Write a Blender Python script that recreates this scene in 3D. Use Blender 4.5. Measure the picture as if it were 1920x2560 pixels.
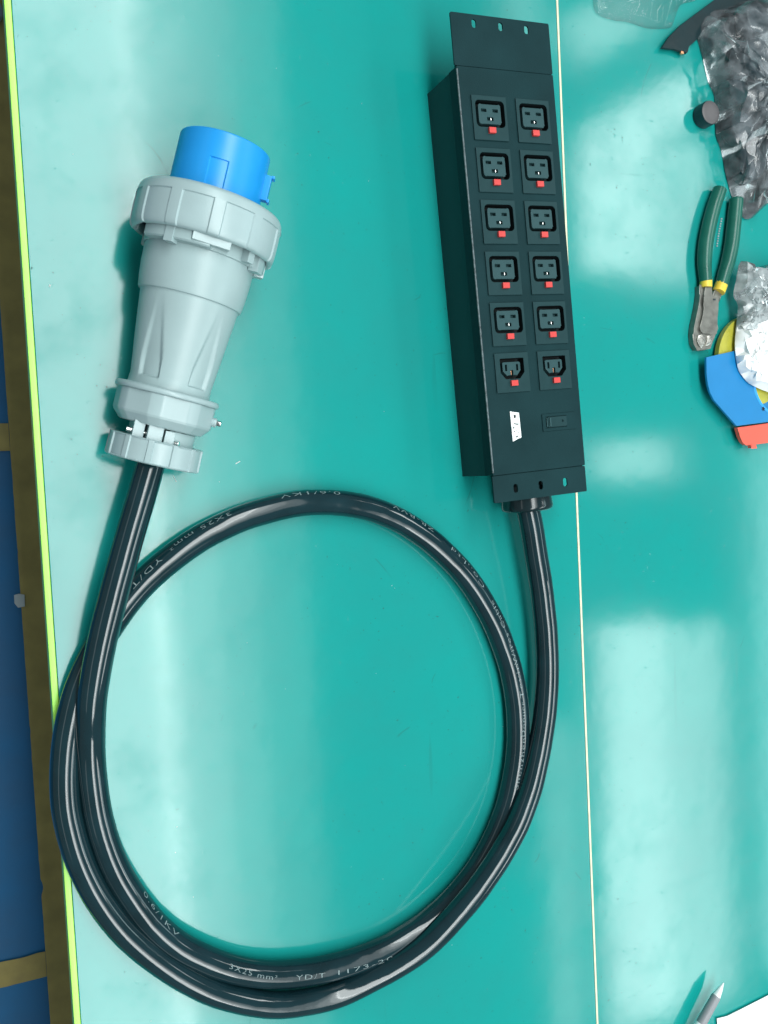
import bpy, bmesh, math, random
from mathutils import Vector, Matrix, noise
from math import sin, cos, pi, radians

for o in list(bpy.data.objects):
    bpy.data.objects.remove(o, do_unlink=True)
S = bpy.context.scene
C = bpy.context.collection
rnd = random.Random(7)

# ------------------------------------------------------------------ camera
cam_d = bpy.data.cameras.new('camera')
cam = bpy.data.objects.new('camera', cam_d)
C.objects.link(cam)
cam.location = (0, 0, 0.65)
cam.rotation_euler = (-0.02513908, -0.41377473, -0.05437433)
cam_d.sensor_fit = 'HORIZONTAL'
cam_d.sensor_width = 36
cam_d.lens = 36 * 2173.89 / 1920
cam_d.clip_start = 0.01
cam_d.clip_end = 50
S.camera = cam

# ------------------------------------------------------------------ world: dim, even room light
w = bpy.data.worlds.new('World')
S.world = w
w.use_nodes = True
bg = w.node_tree.nodes['Background']
bg.inputs[0].default_value = (0.80, 0.95, 1.0, 1)
bg.inputs[1].default_value = 0.21

# ------------------------------------------------------------------ ceiling lamps (2 m above the bench), with added streak lamps
def panel(name, x0, x1, y0, y1, z, radiance, col=(1, 1, 1)):
    d = bpy.data.lights.new(name, 'AREA')
    d.shape = 'RECTANGLE'
    d.size = x1 - x0
    d.size_y = y1 - y0
    d.energy = radiance * pi * (x1 - x0) * (y1 - y0)
    d.color = col
    o = bpy.data.objects.new(name, d)
    C.objects.link(o)
    o.location = ((x0 + x1) / 2, (y0 + y1) / 2, z)
    return o

COOL = (0.95, 1.0, 0.99)
panel('bench_lamp', 0.02, 0.46, -2.2, 2.2, 2.0, 9.8, COOL)
panel('bench_tube', 0.40, 0.408, -2.2, 2.2, 1.97, 34.0, COOL)
panel('bench_lamp', 0.465, 0.60, -2.2, 2.2, 2.0, 5.6, COOL)
panel('bench_lamp', 0.605, 0.72, -2.2, 2.2, 2.0, 3.4, COOL)
panel('bench_lamp', 0.725, 0.88, -2.2, 2.2, 2.0, 1.6, COOL)
panel('aisle_or_added_lamp', 2.00, 2.32, -2.2, -0.62, 2.0, 9.4, COOL)
panel('aisle_or_added_lamp', 2.325, 2.62, -2.2, -0.66, 2.0, 5.8, COOL)
panel('aisle_or_added_lamp', 2.00, 2.40, -0.08, 0.07, 2.0, 7.0, COOL)
panel('aisle_or_added_lamp', 2.00, 2.32, 0.70, 1.17, 2.0, 10.5, COOL)
panel('aisle_or_added_lamp', 2.325, 2.60, 0.66, 1.20, 2.0, 7.0, COOL)
panel('aisle_or_added_lamp', 2.00, 2.68, 1.20, 1.37, 2.0, 9.5, COOL).rotation_euler = (0, 0, 0.50)
panel('aisle_or_added_lamp', 1.94, 2.40, 1.53, 1.70, 2.0, 5.5, COOL).rotation_euler = (0, 0, 0.50)
panel('aisle_or_added_lamp', 2.80, 3.5, -2.2, 0.1, 2.0, 4.2, (0.75, 0.98, 1.0))
panel('aisle_or_added_lamp', 1.74, 1.87, -2.2, -0.95, 2.0, 3.2, COOL)  # made-up lamp, its reflection draws the pale streak beside the seam
panel('aisle_or_added_lamp', 1.70, 1.86, 1.42, 1.75, 2.0, 3.4, COOL)  # another added lamp, for the pale streak at the far end of the mat
panel('aisle_or_added_lamp', -2.7, -2.2, -2.2, 2.2, 2.0, 1.3, COOL)
S.cycles.caustics_reflective = False
S.cycles.caustics_refractive = False

vs = S.view_settings
vs.view_transform = 'Standard'
vs.look = 'None'
vs.exposure = -0.02
vs.gamma = 1
vs.use_curve_mapping = False

# ------------------------------------------------------------------ materials
def mat(name, col, rough=0.5, spec=0.5, metal=0.0, var=0.0, vscale=40, bump=0.0, bscale=400, coat=0.0, trans=0.0, sss=0.0):
    m = bpy.data.materials.new(name)
    m.use_nodes = True
    nt = m.node_tree
    b = nt.nodes['Principled BSDF']
    b.inputs['Base Color'].default_value = (*col, 1)
    b.inputs['Roughness'].default_value = rough
    b.inputs['Specular IOR Level'].default_value = spec
    b.inputs['Metallic'].default_value = metal
    b.inputs['Coat Weight'].default_value = coat
    b.inputs['Transmission Weight'].default_value = trans
    tc = nt.nodes.new('ShaderNodeTexCoord')
    if var > 0:
        n = nt.nodes.new('ShaderNodeTexNoise')
        n.inputs['Scale'].default_value = vscale
        n.inputs['Detail'].default_value = 6
        nt.links.new(tc.outputs['Object'], n.inputs['Vector'])
        mr = nt.nodes.new('ShaderNodeMapRange')
        mr.inputs[1].default_value = 0.3
        mr.inputs[2].default_value = 0.7
        mr.inputs[3].default_value = 1 - var
        mr.inputs[4].default_value = 1 + var
        nt.links.new(n.outputs['Fac'], mr.inputs[0])
        mx = nt.nodes.new('ShaderNodeVectorMath')
        mx.operation = 'SCALE'
        mx.inputs[0].default_value = col
        nt.links.new(mr.outputs[0], mx.inputs['Scale'])
        nt.links.new(mx.outputs[0], b.inputs['Base Color'])
        mr2 = nt.nodes.new('ShaderNodeMapRange')
        mr2.inputs[1].default_value = 0.3
        mr2.inputs[2].default_value = 0.7
        mr2.inputs[3].default_value = rough * (1 - var)
        mr2.inputs[4].default_value = min(1, rough * (1 + var))
        nt.links.new(n.outputs['Fac'], mr2.inputs[0])
        nt.links.new(mr2.outputs[0], b.inputs['Roughness'])
    if bump > 0:
        n = nt.nodes.new('ShaderNodeTexNoise')
        n.inputs['Scale'].default_value = bscale
        n.inputs['Detail'].default_value = 3
        nt.links.new(tc.outputs['Object'], n.inputs['Vector'])
        bp = nt.nodes.new('ShaderNodeBump')
        bp.inputs['Strength'].default_value = bump
        bp.inputs['Distance'].default_value = 0.001
        nt.links.new(n.outputs['Fac'], bp.inputs['Height'])
        nt.links.new(bp.outputs['Normal'], b.inputs['Normal'])
    return m

def mat_bench():
    """glossy teal anti-static mat: faint smudges, small dark specks and hairline scratches"""
    m = bpy.data.materials.new('bench_mat')
    m.use_nodes = True
    nt = m.node_tree
    N, Lk = nt.nodes, nt.links
    b = N['Principled BSDF']
    tc = N.new('ShaderNodeTexCoord')
    def noise_(scale, detail=4, rough=0.5, stretch=None, rot=0):
        mp = N.new('ShaderNodeMapping')
        if stretch:
            mp.inputs['Scale'].default_value = stretch
        mp.inputs['Rotation'].default_value = (0, 0, rot)
        Lk.new(tc.outputs['Object'], mp.inputs['Vector'])
        n = N.new('ShaderNodeTexNoise')
        n.inputs['Scale'].default_value = scale
        n.inputs['Detail'].default_value = detail
        n.inputs['Roughness'].default_value = rough
        Lk.new(mp.outputs[0], n.inputs['Vector'])
        return n.outputs['Fac']
    def rng(src, a, b_, c, d):
        r = N.new('ShaderNodeMapRange')
        r.inputs[1].default_value, r.inputs[2].default_value = a, b_
        r.inputs[3].default_value, r.inputs[4].default_value = c, d
        Lk.new(src, r.inputs[0])
        return r.outputs[0]
    def math_(op, a, b_):
        n = N.new('ShaderNodeMath')
        n.operation = op
        for i, v in enumerate((a, b_)):
            if isinstance(v, (int, float)):
                n.inputs[i].default_value = v
            else:
                Lk.new(v, n.inputs[i])
        return n.outputs[0]
    smudge = noise_(9, 7, 0.62)
    specks = rng(noise_(380, 2, 0.5), 0.73, 0.755, 0, 0.85)
    scr1 = rng(noise_(70, 2, 0.4, (1, 0.07, 1), 0.35), 0.725, 0.745, 0, 1)
    scr2 = rng(noise_(64, 2, 0.4, (0.06, 1, 1), -0.5), 0.735, 0.755, 0, 1)
    patch = rng(noise_(6, 4), 0.40, 0.60, 0, 1)
    def hair(scale, stretch, rot, lo):
        n = noise_(scale, 1, 0.3, stretch, rot)
        d = math_('ABSOLUTE', math_('SUBTRACT', n, 0.5), 0)
        line = rng(d, 0.0004, 0.0016, 1, 0)
        return math_('MULTIPLY', line, rng(noise_(scale * 2.3, 3, 0.6, None, rot), lo, lo + 0.05, 0, 1))
    hairs = math_('MAXIMUM', hair(9, (1, 0.35, 1), 0.3, 0.60), hair(13, (0.3, 1, 1), -0.2, 0.61))
    dirt = math_('MAXIMUM', math_('MULTIPLY', math_('MAXIMUM', specks, math_('MULTIPLY', math_('MAXIMUM', scr1, scr2), 0.22)), patch), math_('MULTIPLY', hairs, 0.35))
    mix = N.new('ShaderNodeMix')
    mix.data_type = 'RGBA'
    mix.inputs['A'].default_value = (0.006, 0.288, 0.262, 1)
    mix.inputs['B'].default_value = (0.010, 0.262, 0.242, 1)
    Lk.new(rng(smudge, 0.35, 0.65, 0, 1), mix.inputs['Factor'])
    mix2 = N.new('ShaderNodeMix')
    mix2.data_type = 'RGBA'
    mix2.inputs['B'].default_value = (0.02, 0.055, 0.055, 1)
    Lk.new(mix.outputs['Result'], mix2.inputs['A'])
    Lk.new(math_('MULTIPLY', dirt, 0.9), mix2.inputs['Factor'])
    Lk.new(mix2.outputs['Result'], b.inputs['Base Color'])
    rg = math_('ADD', rng(smudge, 0.3, 0.7, 0.09, 0.13), math_('MULTIPLY', dirt, 0.25))
    Lk.new(rg, b.inputs['Roughness'])
    grime = rng(noise_(14, 8, 0.7), 0.50, 0.72, 0.5, 0.33)
    Lk.new(math_('MULTIPLY', grime, math_('SUBTRACT', 1.0, math_('MULTIPLY', dirt, 0.75))), b.inputs['Specular IOR Level'])
    bp = N.new('ShaderNodeBump')
    bp.inputs['Strength'].default_value = 0.12
    bp.inputs['Distance'].default_value = 0.002
    h = math_('ADD', math_('MULTIPLY', noise_(22, 3), 0.6), math_('MULTIPLY', rng(noise_(260, 2), 0.72, 0.8, 0, 1), 0.25))
    Lk.new(h, bp.inputs['Height'])
    Lk.new(bp.outputs['Normal'], b.inputs['Normal'])
    return m

def mat_film(name, haze=0.15, gloss=0.12, rough=0.08, tint=(0.93, 0.97, 0.98), hazecol=(0.75, 0.83, 0.86), bump=0.0):
    """thin clear plastic: mostly see-through, a little milky, with sharp glints"""
    m = bpy.data.materials.new(name)
    m.use_nodes = True
    nt = m.node_tree
    N, Lk = nt.nodes, nt.links
    N.remove(N['Principled BSDF'])
    out = N['Material Output']
    tr = N.new('ShaderNodeBsdfTransparent')
    tr.inputs[0].default_value = (*tint, 1)
    df = N.new('ShaderNodeBsdfDiffuse')
    df.inputs[0].default_value = (*hazecol, 1)
    tl = N.new('ShaderNodeBsdfTranslucent')
    tl.inputs[0].default_value = (*hazecol, 1)
    m0 = N.new('ShaderNodeMixShader')
    m0.inputs[0].default_value = 0.4
    Lk.new(df.outputs[0], m0.inputs[1])
    Lk.new(tl.outputs[0], m0.inputs[2])
    gl = N.new('ShaderNodeBsdfGlossy')
    gl.inputs['Roughness'].default_value = rough
    tc = N.new('ShaderNodeTexCoord')
    nz = N.new('ShaderNodeTexNoise')
    nz.inputs['Scale'].default_value = 60
    nz.inputs['Detail'].default_value = 5
    Lk.new(tc.outputs['Object'], nz.inputs['Vector'])
    mr = N.new('ShaderNodeMapRange')
    mr.inputs[1].default_value, mr.inputs[2].default_value = 0.35, 0.7
    mr.inputs[3].default_value, mr.inputs[4].default_value = haze * 0.3, haze * 2.0
    Lk.new(nz.outputs['Fac'], mr.inputs[0])
    m1 = N.new('ShaderNodeMixShader')
    Lk.new(mr.outputs[0], m1.inputs[0])
    Lk.new(tr.outputs[0], m1.inputs[1])
    Lk.new(m0.outputs[0], m1.inputs[2])
    m2 = N.new('ShaderNodeMixShader')
    lw = N.new('ShaderNodeFresnel')
    lw.inputs['IOR'].default_value = 1.5
    mu = N.new('ShaderNodeMath')
    mu.operation = 'MULTIPLY'
    mu.inputs[1].default_value = gloss / 0.10
    mu.use_clamp = True
    Lk.new(lw.outputs[0], mu.inputs[0])
    Lk.new(mu.outputs[0], m2.inputs[0])
    Lk.new(m1.outputs[0], m2.inputs[1])
    Lk.new(gl.outputs[0], m2.inputs[2])
    if bump:
        bp = N.new('ShaderNodeBump')
        bp.inputs['Strength'].default_value = bump
        bp.inputs['Distance'].default_value = 0.002
        n2 = N.new('ShaderNodeTexNoise')
        n2.inputs['Scale'].default_value = 120
        n2.inputs['Detail'].default_value = 3
        Lk.new(tc.outputs['Object'], n2.inputs['Vector'])
        Lk.new(n2.outputs['Fac'], bp.inputs['Height'])
        Lk.new(bp.outputs['Normal'], gl.inputs['Normal'])
    Lk.new(m2.outputs[0], out.inputs['Surface'])
    return m

M = {}
M['bench'] = mat_bench()
M['lime'] = mat('lime_edge', (0.42, 0.95, 0.12), 0.35, var=0.04)
M['cream'] = mat('cream_edge', (0.78, 0.74, 0.52), 0.5, var=0.10, vscale=150)
M['board'] = mat('board', (0.45, 0.38, 0.26), 0.7, var=0.1)
M['floor'] = mat('floor_paint', (0.004, 0.15, 0.36), 0.5, var=0.12, vscale=12)
M['tape'] = mat('floor_tape', (0.40, 0.32, 0.10), 0.55, var=0.15, vscale=30)
M['steel_black'] = mat('black_powder_coat', (0.0074, 0.031, 0.0355), 0.46, 0.09, var=0.16, vscale=22, bump=0.15, bscale=1500)
M['steel_side_lit'] = mat('black_coat_side_lit', (0.013, 0.060, 0.063), 0.5, 0.15, var=0.12, vscale=30, bump=0.15, bscale=1500)  # same black coat, colour lightened so the side faces look better lit
M['edge'] = mat('edge_highlight_grey', (0.10, 0.13, 0.14), 0.35, var=0.5, vscale=300)  # pale colour stands in for light glinting on the fold
M['plate'] = mat('black_plastic', (0.0125, 0.043, 0.048), 0.42, 0.16, var=0.06, vscale=90)
M['core'] = mat('dark_grey_plastic', (0.026, 0.070, 0.077), 0.42, 0.2, var=0.06, vscale=120)
M['well'] = mat('well_black', (0.004, 0.009, 0.011), 0.6, 0.3)
M['red'] = mat('red_plastic', (0.62, 0.055, 0.05), 0.38, var=0.06, vscale=300)
M['white'] = mat('white_print', (0.86, 0.90, 0.90), 0.5, var=0.03)
M['ink'] = mat('black_print', (0.012, 0.02, 0.022), 0.6)
M['ink_grey'] = mat('grey_print', (0.45, 0.48, 0.48), 0.6)
M['chrome'] = mat('bright_metal', (0.85, 0.85, 0.83), 0.16, metal=1.0, var=0.1, vscale=200)
M['cable'] = mat('cable_jacket', (0.0058, 0.024, 0.031), 0.075, 0.62, var=0.2, vscale=40, bump=0.05, bscale=70)
M['gland'] = mat('gland_rubber', (0.008, 0.02, 0.024), 0.14, 0.5, var=0.1)
M['cable_ink'] = mat('cable_print', (0.22, 0.29, 0.30), 0.6, var=0.3, vscale=500)
M['grey'] = mat('grey_plastic', (0.335, 0.445, 0.458), 0.33, 0.55, var=0.03, vscale=60, bump=0.05, bscale=900)
M['grey2'] = mat('grey_plastic_shell', (0.318, 0.428, 0.437), 0.38, 0.5, var=0.03, vscale=50, bump=0.05, bscale=900)
M['dark_in'] = mat('dark_inside', (0.02, 0.05, 0.06), 0.6)
M['blue'] = mat('blue_plastic', (0.012, 0.29, 0.72), 0.34, 0.5, var=0.03, vscale=60)
M['grip'] = mat('green_grip', (0.010, 0.115, 0.085), 0.30, 0.5, var=0.1, vscale=80)
M['yellow'] = mat('yellow_band', (0.80, 0.58, 0.06), 0.4, var=0.08, vscale=200)
M['tool'] = mat('tool_steel', (0.22, 0.22, 0.20), 0.42, metal=0.75, var=0.25, vscale=120, bump=0.2, bscale=500)
M['tool_bright'] = mat('ground_steel', (0.62, 0.60, 0.55), 0.25, metal=1.0, var=0.2, vscale=200)
M['disp_blue'] = mat('dispenser_blue', (0.006, 0.20, 0.48), 0.4, 0.5, var=0.04, vscale=50)
M['disp_rim'] = mat('dispenser_rim_blue', (0.02, 0.34, 0.80), 0.35)
M['disp_red'] = mat('dispenser_red', (0.88, 0.115, 0.075), 0.4, var=0.03)
M['tape_roll'] = mat('tape_roll', (0.42, 0.40, 0.05), 0.28, var=0.12, vscale=90)
M['card'] = mat('cardboard_core', (0.40, 0.26, 0.08), 0.7, var=0.1)
M['rubber'] = mat('black_rubber', (0.012, 0.030, 0.040), 0.4, var=0.1)
M['rubber_top'] = mat('grey_rubber', (0.10, 0.095, 0.10), 0.45, var=0.08)
M['strap'] = mat('black_sleeve', (0.007, 0.024, 0.029), 0.45, 0.25, var=0.15, vscale=70, bump=0.3, bscale=120)
M['copper'] = mat('copper', (0.75, 0.36, 0.2), 0.35, metal=1.0)
M['bag'] = mat_film('clear_bag', 0.20, 0.11, 0.13, hazecol=(0.74, 0.80, 0.86))
M['film'] = mat_film('clear_film', 0.010, 0.028, 0.07, tint=(0.975, 0.99, 0.99))
M['milky'] = mat_film('milky_bag', 0.34, 0.13, 0.14, hazecol=(0.85, 0.92, 0.94))
M['tissue'] = mat('white_foam', (0.88, 0.90, 0.90), 0.6, var=0.03, vscale=60)
M['pen_grey'] = mat('pen_grip', (0.26, 0.27, 0.29), 0.45, var=0.06)
M['pen_white'] = mat('pen_white', (0.85, 0.88, 0.88), 0.3)
M['paper'] = mat('paper', (0.90, 0.91, 0.91), 0.7, var=0.01)
M['crumb'] = mat('crumbs', (0.75, 0.82, 0.80), 0.6)
M['scrap'] = mat('scrap_tape', (0.55, 0.62, 0.62), 0.4)
M['stool'] = mat('stool_foot', (0.35, 0.40, 0.42), 0.4)

# ------------------------------------------------------------------ helpers
def obj(name, verts, faces, m, parent=None, smooth=False, auto=None):
    me = bpy.data.meshes.new(name)
    me.from_pydata([tuple(v) for v in verts], [], faces)
    me.update()
    return link(name, me, m, parent, smooth, auto)

def link(name, me, m, parent=None, smooth=False, auto=None):
    if m is not None and not me.materials:
        me.materials.append(m)
    if smooth or auto:
        me.polygons.foreach_set('use_smooth', [True] * len(me.polygons))
        if auto:
            me.set_sharp_from_angle(angle=radians(auto))
    o = bpy.data.objects.new(name, me)
    C.objects.link(o)
    if parent:
        o.parent = parent
    if auto:
        wn = o.modifiers.new('weighted_normal', 'WEIGHTED_NORMAL')
        wn.keep_sharp = True
        wn.weight = 60
    return o

def bm_obj(name, bm, m, parent=None, smooth=False, auto=None):
    bmesh.ops.recalc_face_normals(bm, faces=bm.faces)
    me = bpy.data.meshes.new(name)
    bm.to_mesh(me)
    bm.free()
    return link(name, me, m, parent, smooth, auto)

def tag(o, label=None, cat=None, group=None, kind=None):
    for k, v in (('label', label), ('category', cat), ('group', group), ('kind', kind)):
        if v:
            o[k] = v
    return o

def empty(name, loc=(0, 0, 0), rz=0, label=None, cat=None, group=None):
    o = bpy.data.objects.new(name, None)
    o.empty_display_size = 0.02
    C.objects.link(o)
    o.location = loc
    o.rotation_euler = (0, 0, rz)
    return tag(o, label, cat, group)

def bm_box(bm, x0, x1, y0, y1, z0, z1, bev=0.0, seg=2):
    b2 = bmesh.new()
    bmesh.ops.create_cube(b2, size=1)
    for v in b2.verts:
        v.co = Vector((x0 + (v.co.x + .5) * (x1 - x0), y0 + (v.co.y + .5) * (y1 - y0), z0 + (v.co.z + .5) * (z1 - z0)))
    if bev > 0:
        bmesh.ops.bevel(b2, geom=b2.edges[:], offset=bev, segments=seg, profile=0.5, affect='EDGES')
    me = bpy.data.meshes.new('t')
    b2.to_mesh(me)
    b2.free()
    bm.from_mesh(me)
    bpy.data.meshes.remove(me)

def box(name, x0, x1, y0, y1, z0, z1, m, parent=None, bev=0.0, seg=2):
    bm = bmesh.new()
    bm_box(bm, x0, x1, y0, y1, z0, z1, bev, seg)
    return bm_obj(name, bm, m, parent, auto=35 if bev else None)

def rrect(cx, cy, wx, wy, r, n=5):
    pts = []
    for sx, sy, a0 in ((1, 1, 0), (-1, 1, 90), (-1, -1, 180), (1, -1, 270)):
        for i in range(n + 1):
            a = radians(a0 + 90 * i / n)
            pts.append((cx + sx * (wx / 2 - r) + r * cos(a), cy + sy * (wy / 2 - r) + r * sin(a)))
    return pts

def plate(name, outer, holes, z0, z1, m, parent=None, hole_depth=None, bottom=True, bev=0.0):
    """flat plate with real openings"""
    bm = bmesh.new()
    loops = []
    for pts in [outer] + holes:
        vs_ = [bm.verts.new((x, y, z1)) for x, y in pts]
        for i in range(len(vs_)):
            bm.edges.new((vs_[i], vs_[(i + 1) % len(vs_)]))
        loops.append(vs_)
    bmesh.ops.triangle_fill(bm, use_beauty=True, edges=bm.edges[:], normal=(0, 0, 1))
    top = [f for f in bm.faces]
    for k, vs_ in enumerate(loops):
        zz = z0 if (k == 0 or hole_depth is None) else z1 - hole_depth
        low = [bm.verts.new((v.co.x, v.co.y, zz)) for v in vs_]
        for i in range(len(vs_)):
            j = (i + 1) % len(vs_)
            bm.faces.new((vs_[i], vs_[j], low[j], low[i]))
        if k and hole_depth is not None:
            bm.faces.new(low)
        if k == 0 and bottom and (hole_depth is not None or not holes):
            bm.faces.new(low)
    if bottom and holes and hole_depth is None:
        lowv = {}
        for f in top:
            nv = []
            for v in f.verts:
                if v not in lowv:
                    lowv[v] = bm.verts.new((v.co.x, v.co.y, z0))
                nv.append(lowv[v])
            bm.faces.new(nv[::-1])
        bmesh.ops.remove_doubles(bm, verts=bm.verts[:], dist=1e-6)
    if bev > 0:
        es = [e for e in bm.edges if e.is_manifold and len(e.link_faces) == 2 and e.calc_face_angle(0) > 1.0 and all(abs(v.co.z - z1) < 1e-6 for v in e.verts)]
        bmesh.ops.bevel(bm, geom=es, offset=bev, segments=2, profile=0.5, affect='EDGES')
    return bm_obj(name, bm, m, parent, auto=30 if bev else None)

def lathe(name, prof, m, parent=None, seg=96, rfun=None, auto=35, cap=(True, True), a0=0, a1=2 * pi, shift=(0, 0)):
    """surface around local Z; prof = [(z, r)], rfun(z, r, theta) -> r"""
    full = abs(a1 - a0 - 2 * pi) < 1e-6
    n = seg if full else seg + 1
    V, F = [], []
    for z, r in prof:
        for i in range(n):
            th = a0 + (a1 - a0) * i / seg
            rr = rfun(z, r, th) if rfun else r
            V.append((shift[0] + rr * cos(th), shift[1] + rr * sin(th), z))
    for k in range(len(prof) - 1):
        for i in range(seg):
            j = (i + 1) % n
            F.append((k * n + i, k * n + j, (k + 1) * n + j, (k + 1) * n + i))
    if full:
        if cap[0]:
            F.append(tuple(range(n))[::-1])
        if cap[1]:
            F.append(tuple((len(prof) - 1) * n + i for i in range(n)))
    bm = bmesh.new()
    me = bpy.data.meshes.new('t')
    me.from_pydata(V, [], F)
    bm.from_mesh(me)
    bpy.data.meshes.remove(me)
    return bm_obj(name, bm, m, parent, auto=auto)

def catmull(pts, per=8):
    P = [Vector(p) for p in pts]
    P = [2 * P[0] - P[1]] + P + [2 * P[-1] - P[-2]]
    out = []
    for i in range(1, len(P) - 2):
        for k in range(per):
            t = k / per
            a, b, c, d = P[i - 1], P[i], P[i + 1], P[i + 2]
            out.append(0.5 * ((2 * b) + (c - a) * t + (2 * a - 5 * b + 4 * c - d) * t * t + (3 * b - a - 3 * c + d) * t ** 3))
    out.append(P[-2])
    return out

def resample(pts, step):
    out = [pts[0].copy()]
    acc = 0
    for a, b in zip(pts, pts[1:]):
        L = (b - a).length
        while acc + L >= step and L > 0:
            t = (step - acc) / L
            a = a.lerp(b, t)
            out.append(a.copy())
            L = (b - a).length
            acc = 0
        acc += L
    out.append(pts[-1].copy())
    return out

def smooth(pts, it):
    for _ in range(it):
        pts = [pts[0]] + [(a + 2 * b + c) / 4 for a, b, c in zip(pts, pts[1:], pts[2:])] + [pts[-1]]
    return pts

def frames(pts):
    fr = []
    up = Vector((0, 0, 1))
    for i, p in enumerate(pts):
        t = (pts[min(i + 1, len(pts) - 1)] - pts[max(i - 1, 0)]).normalized()
        s = up.cross(t).normalized()          # left of travel
        u = t.cross(s).normalized()
        fr.append((p, t, s, u))
    return fr

def tube(name, pts, rad, m, parent=None, seg=24, squash=1.0, caps=True):
    fr = frames(pts)
    V, F = [], []
    for i, (p, t, s, u) in enumerate(fr):
        r = rad(i / (len(fr) - 1)) if callable(rad) else rad
        for k in range(seg):
            a = 2 * pi * k / seg
            V.append(p + s * (r * cos(a)) + u * (r * squash * sin(a)))
    n = seg
    for i in range(len(fr) - 1):
        for k in range(n):
            j = (k + 1) % n
            F.append((i * n + k, i * n + j, (i + 1) * n + j, (i + 1) * n + k))
    if caps:
        F.append(tuple(range(n))[::-1])
        F.append(tuple((len(fr) - 1) * n + i for i in range(n)))
    return obj(name, V, F, m, parent, auto=50)

def poly_smooth(pts, per=5):
    P = [Vector((x, y, 0)) for x, y in pts]
    n = len(P)
    out = []
    for i in range(n):
        a, b, c, d = P[i - 1], P[i], P[(i + 1) % n], P[(i + 2) % n]
        for k in range(per):
            t = k / per
            q = 0.5 * ((2 * b) + (c - a) * t + (2 * a - 5 * b + 4 * c - d) * t * t + (3 * b - a - 3 * c + d) * t ** 3)
            out.append((q.x, q.y))
    return out

# ------------------------------------------------------------------ the setting
fl = tag(obj('floor', [(-4, -4, -0.75), (4, -4, -0.75), (4, 4, -0.75), (-4, 4, -0.75)], [(0, 1, 2, 3)], M['floor']), kind='structure')

def ragged(name, x0, x1, y0, y1, z, amp, seed, n=90):
    """painted line with a worn, uneven outline"""
    L, R = [], []
    lenx = abs(x1 - x0) > abs(y1 - y0)
    for i in range(n + 1):
        t = i / n
        if lenx:
            x = x0 + (x1 - x0) * t
            L.append((x, y0 + amp * noise.noise((x * 30, seed, 0)) + amp * .6 * noise.noise((x * 110, seed, 3)), z))
            R.append((x, y1 + amp * noise.noise((x * 30, seed + 9, 0)) + amp * .6 * noise.noise((x * 110, seed, 5)), z))
        else:
            y = y0 + (y1 - y0) * t
            chip = 0.010 * max(0, noise.noise((y * 16, seed + 2.3, 0)) - 0.52) / 0.3
            L.append((x0 + chip + amp * noise.noise((y * 30, seed, 0)) + amp * .6 * noise.noise((y * 110, seed, 3)), y, z))
            R.append((x1 + amp * noise.noise((y * 30, seed + 9, 0)), y, z))
    V = L + R
    F = [(i, n + 1 + i, n + 2 + i, i + 1) for i in range(n)]
    return obj(name, V, F, M['tape'], fl)
ragged('yellow_line', 0.0150, 0.066, -1.6, 1.6, -0.7465, 0.0005, 1, 900)
ragged('yellow_line', -1.0, 0.0146, 0.0575, 0.0975, -0.7465, 0.0008, 4)
ragged('yellow_line', -1.0, 0.0146, -0.739, -0.700, -0.7465, 0.0022, 6)

# the near bench: teal mat, lime edge strip on the operator side, cream strip on the far side
t1 = empty('work_bench', (0.25, 0, -0.03), label='teal topped work bench with a lime green edge strip', cat='bench')
def tb(name, x0, x1, z0, z1, m, ox, oz=-0.03, bev=0.0004):
    return box(name, x0 - ox, x1 - ox, -1.2, 1.2, z0 - oz, z1 - oz, m, bev=bev, seg=2)
o = tb('tabletop', 0.0272, 0.4735, -0.028, 0.0, M['bench'], 0.25); o.parent = t1
o = tb('edge_strip', 0.0225, 0.0270, -0.029, 0.0004, M['lime'], 0.25, bev=0.0006); o.parent = t1; o['label'] = 'bright lime green edge strip'
o = tb('edge_strip', 0.4737, 0.4757, -0.028, 0.0003, M['cream'], 0.25, bev=0.0003); o.parent = t1; o['label'] = 'thin cream edge strip along the joint'
t2 = empty('work_bench', (0.9, 0, -0.03), label='teal topped bench beyond the cream seam, carrying tools and plastic bags', cat='bench')
o = tb('tabletop', 0.4760, 1.35, -0.028, -0.0001, M['bench'], 0.9); o.parent = t2

# ------------------------------------------------------------------ power strip (rack distribution unit)
PW, PL, PH = 0.0890, 0.3168, 0.0523
pdu = empty('power_strip', (0.39334, 0.15256, 0), 0.0527427,
            'long black metal power strip with twelve sockets and red latch buttons', 'power strip')
# open topped steel tray
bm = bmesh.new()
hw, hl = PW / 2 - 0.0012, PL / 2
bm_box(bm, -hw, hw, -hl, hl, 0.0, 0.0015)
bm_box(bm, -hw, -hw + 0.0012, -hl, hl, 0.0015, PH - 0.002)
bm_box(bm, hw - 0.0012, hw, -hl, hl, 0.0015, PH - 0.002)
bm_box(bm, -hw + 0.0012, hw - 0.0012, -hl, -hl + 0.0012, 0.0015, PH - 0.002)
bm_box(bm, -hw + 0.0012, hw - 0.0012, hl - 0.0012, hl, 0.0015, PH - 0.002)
bm_obj('housing', bm, M['steel_side_lit'], pdu)

ROW = [0.1200, 0.0800, 0.0400, 0.0, -0.0400, -0.0783]
COLX = [-0.0189, 0.0215]
holes = []
for r, yy in enumerate(ROW):
    for xx in COLX:
        holes.append(rrect(xx, yy + (0.0 if r < 5 else 0), 0.0285, 0.031 if r < 5 else 0.028, 0.001, 1))
fp = plate('front_panel', rrect(0, 0, PW, PL, 0.0006, 2), holes, PH - 0.0015, PH, M['steel_black'], pdu, bottom=False)
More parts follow.
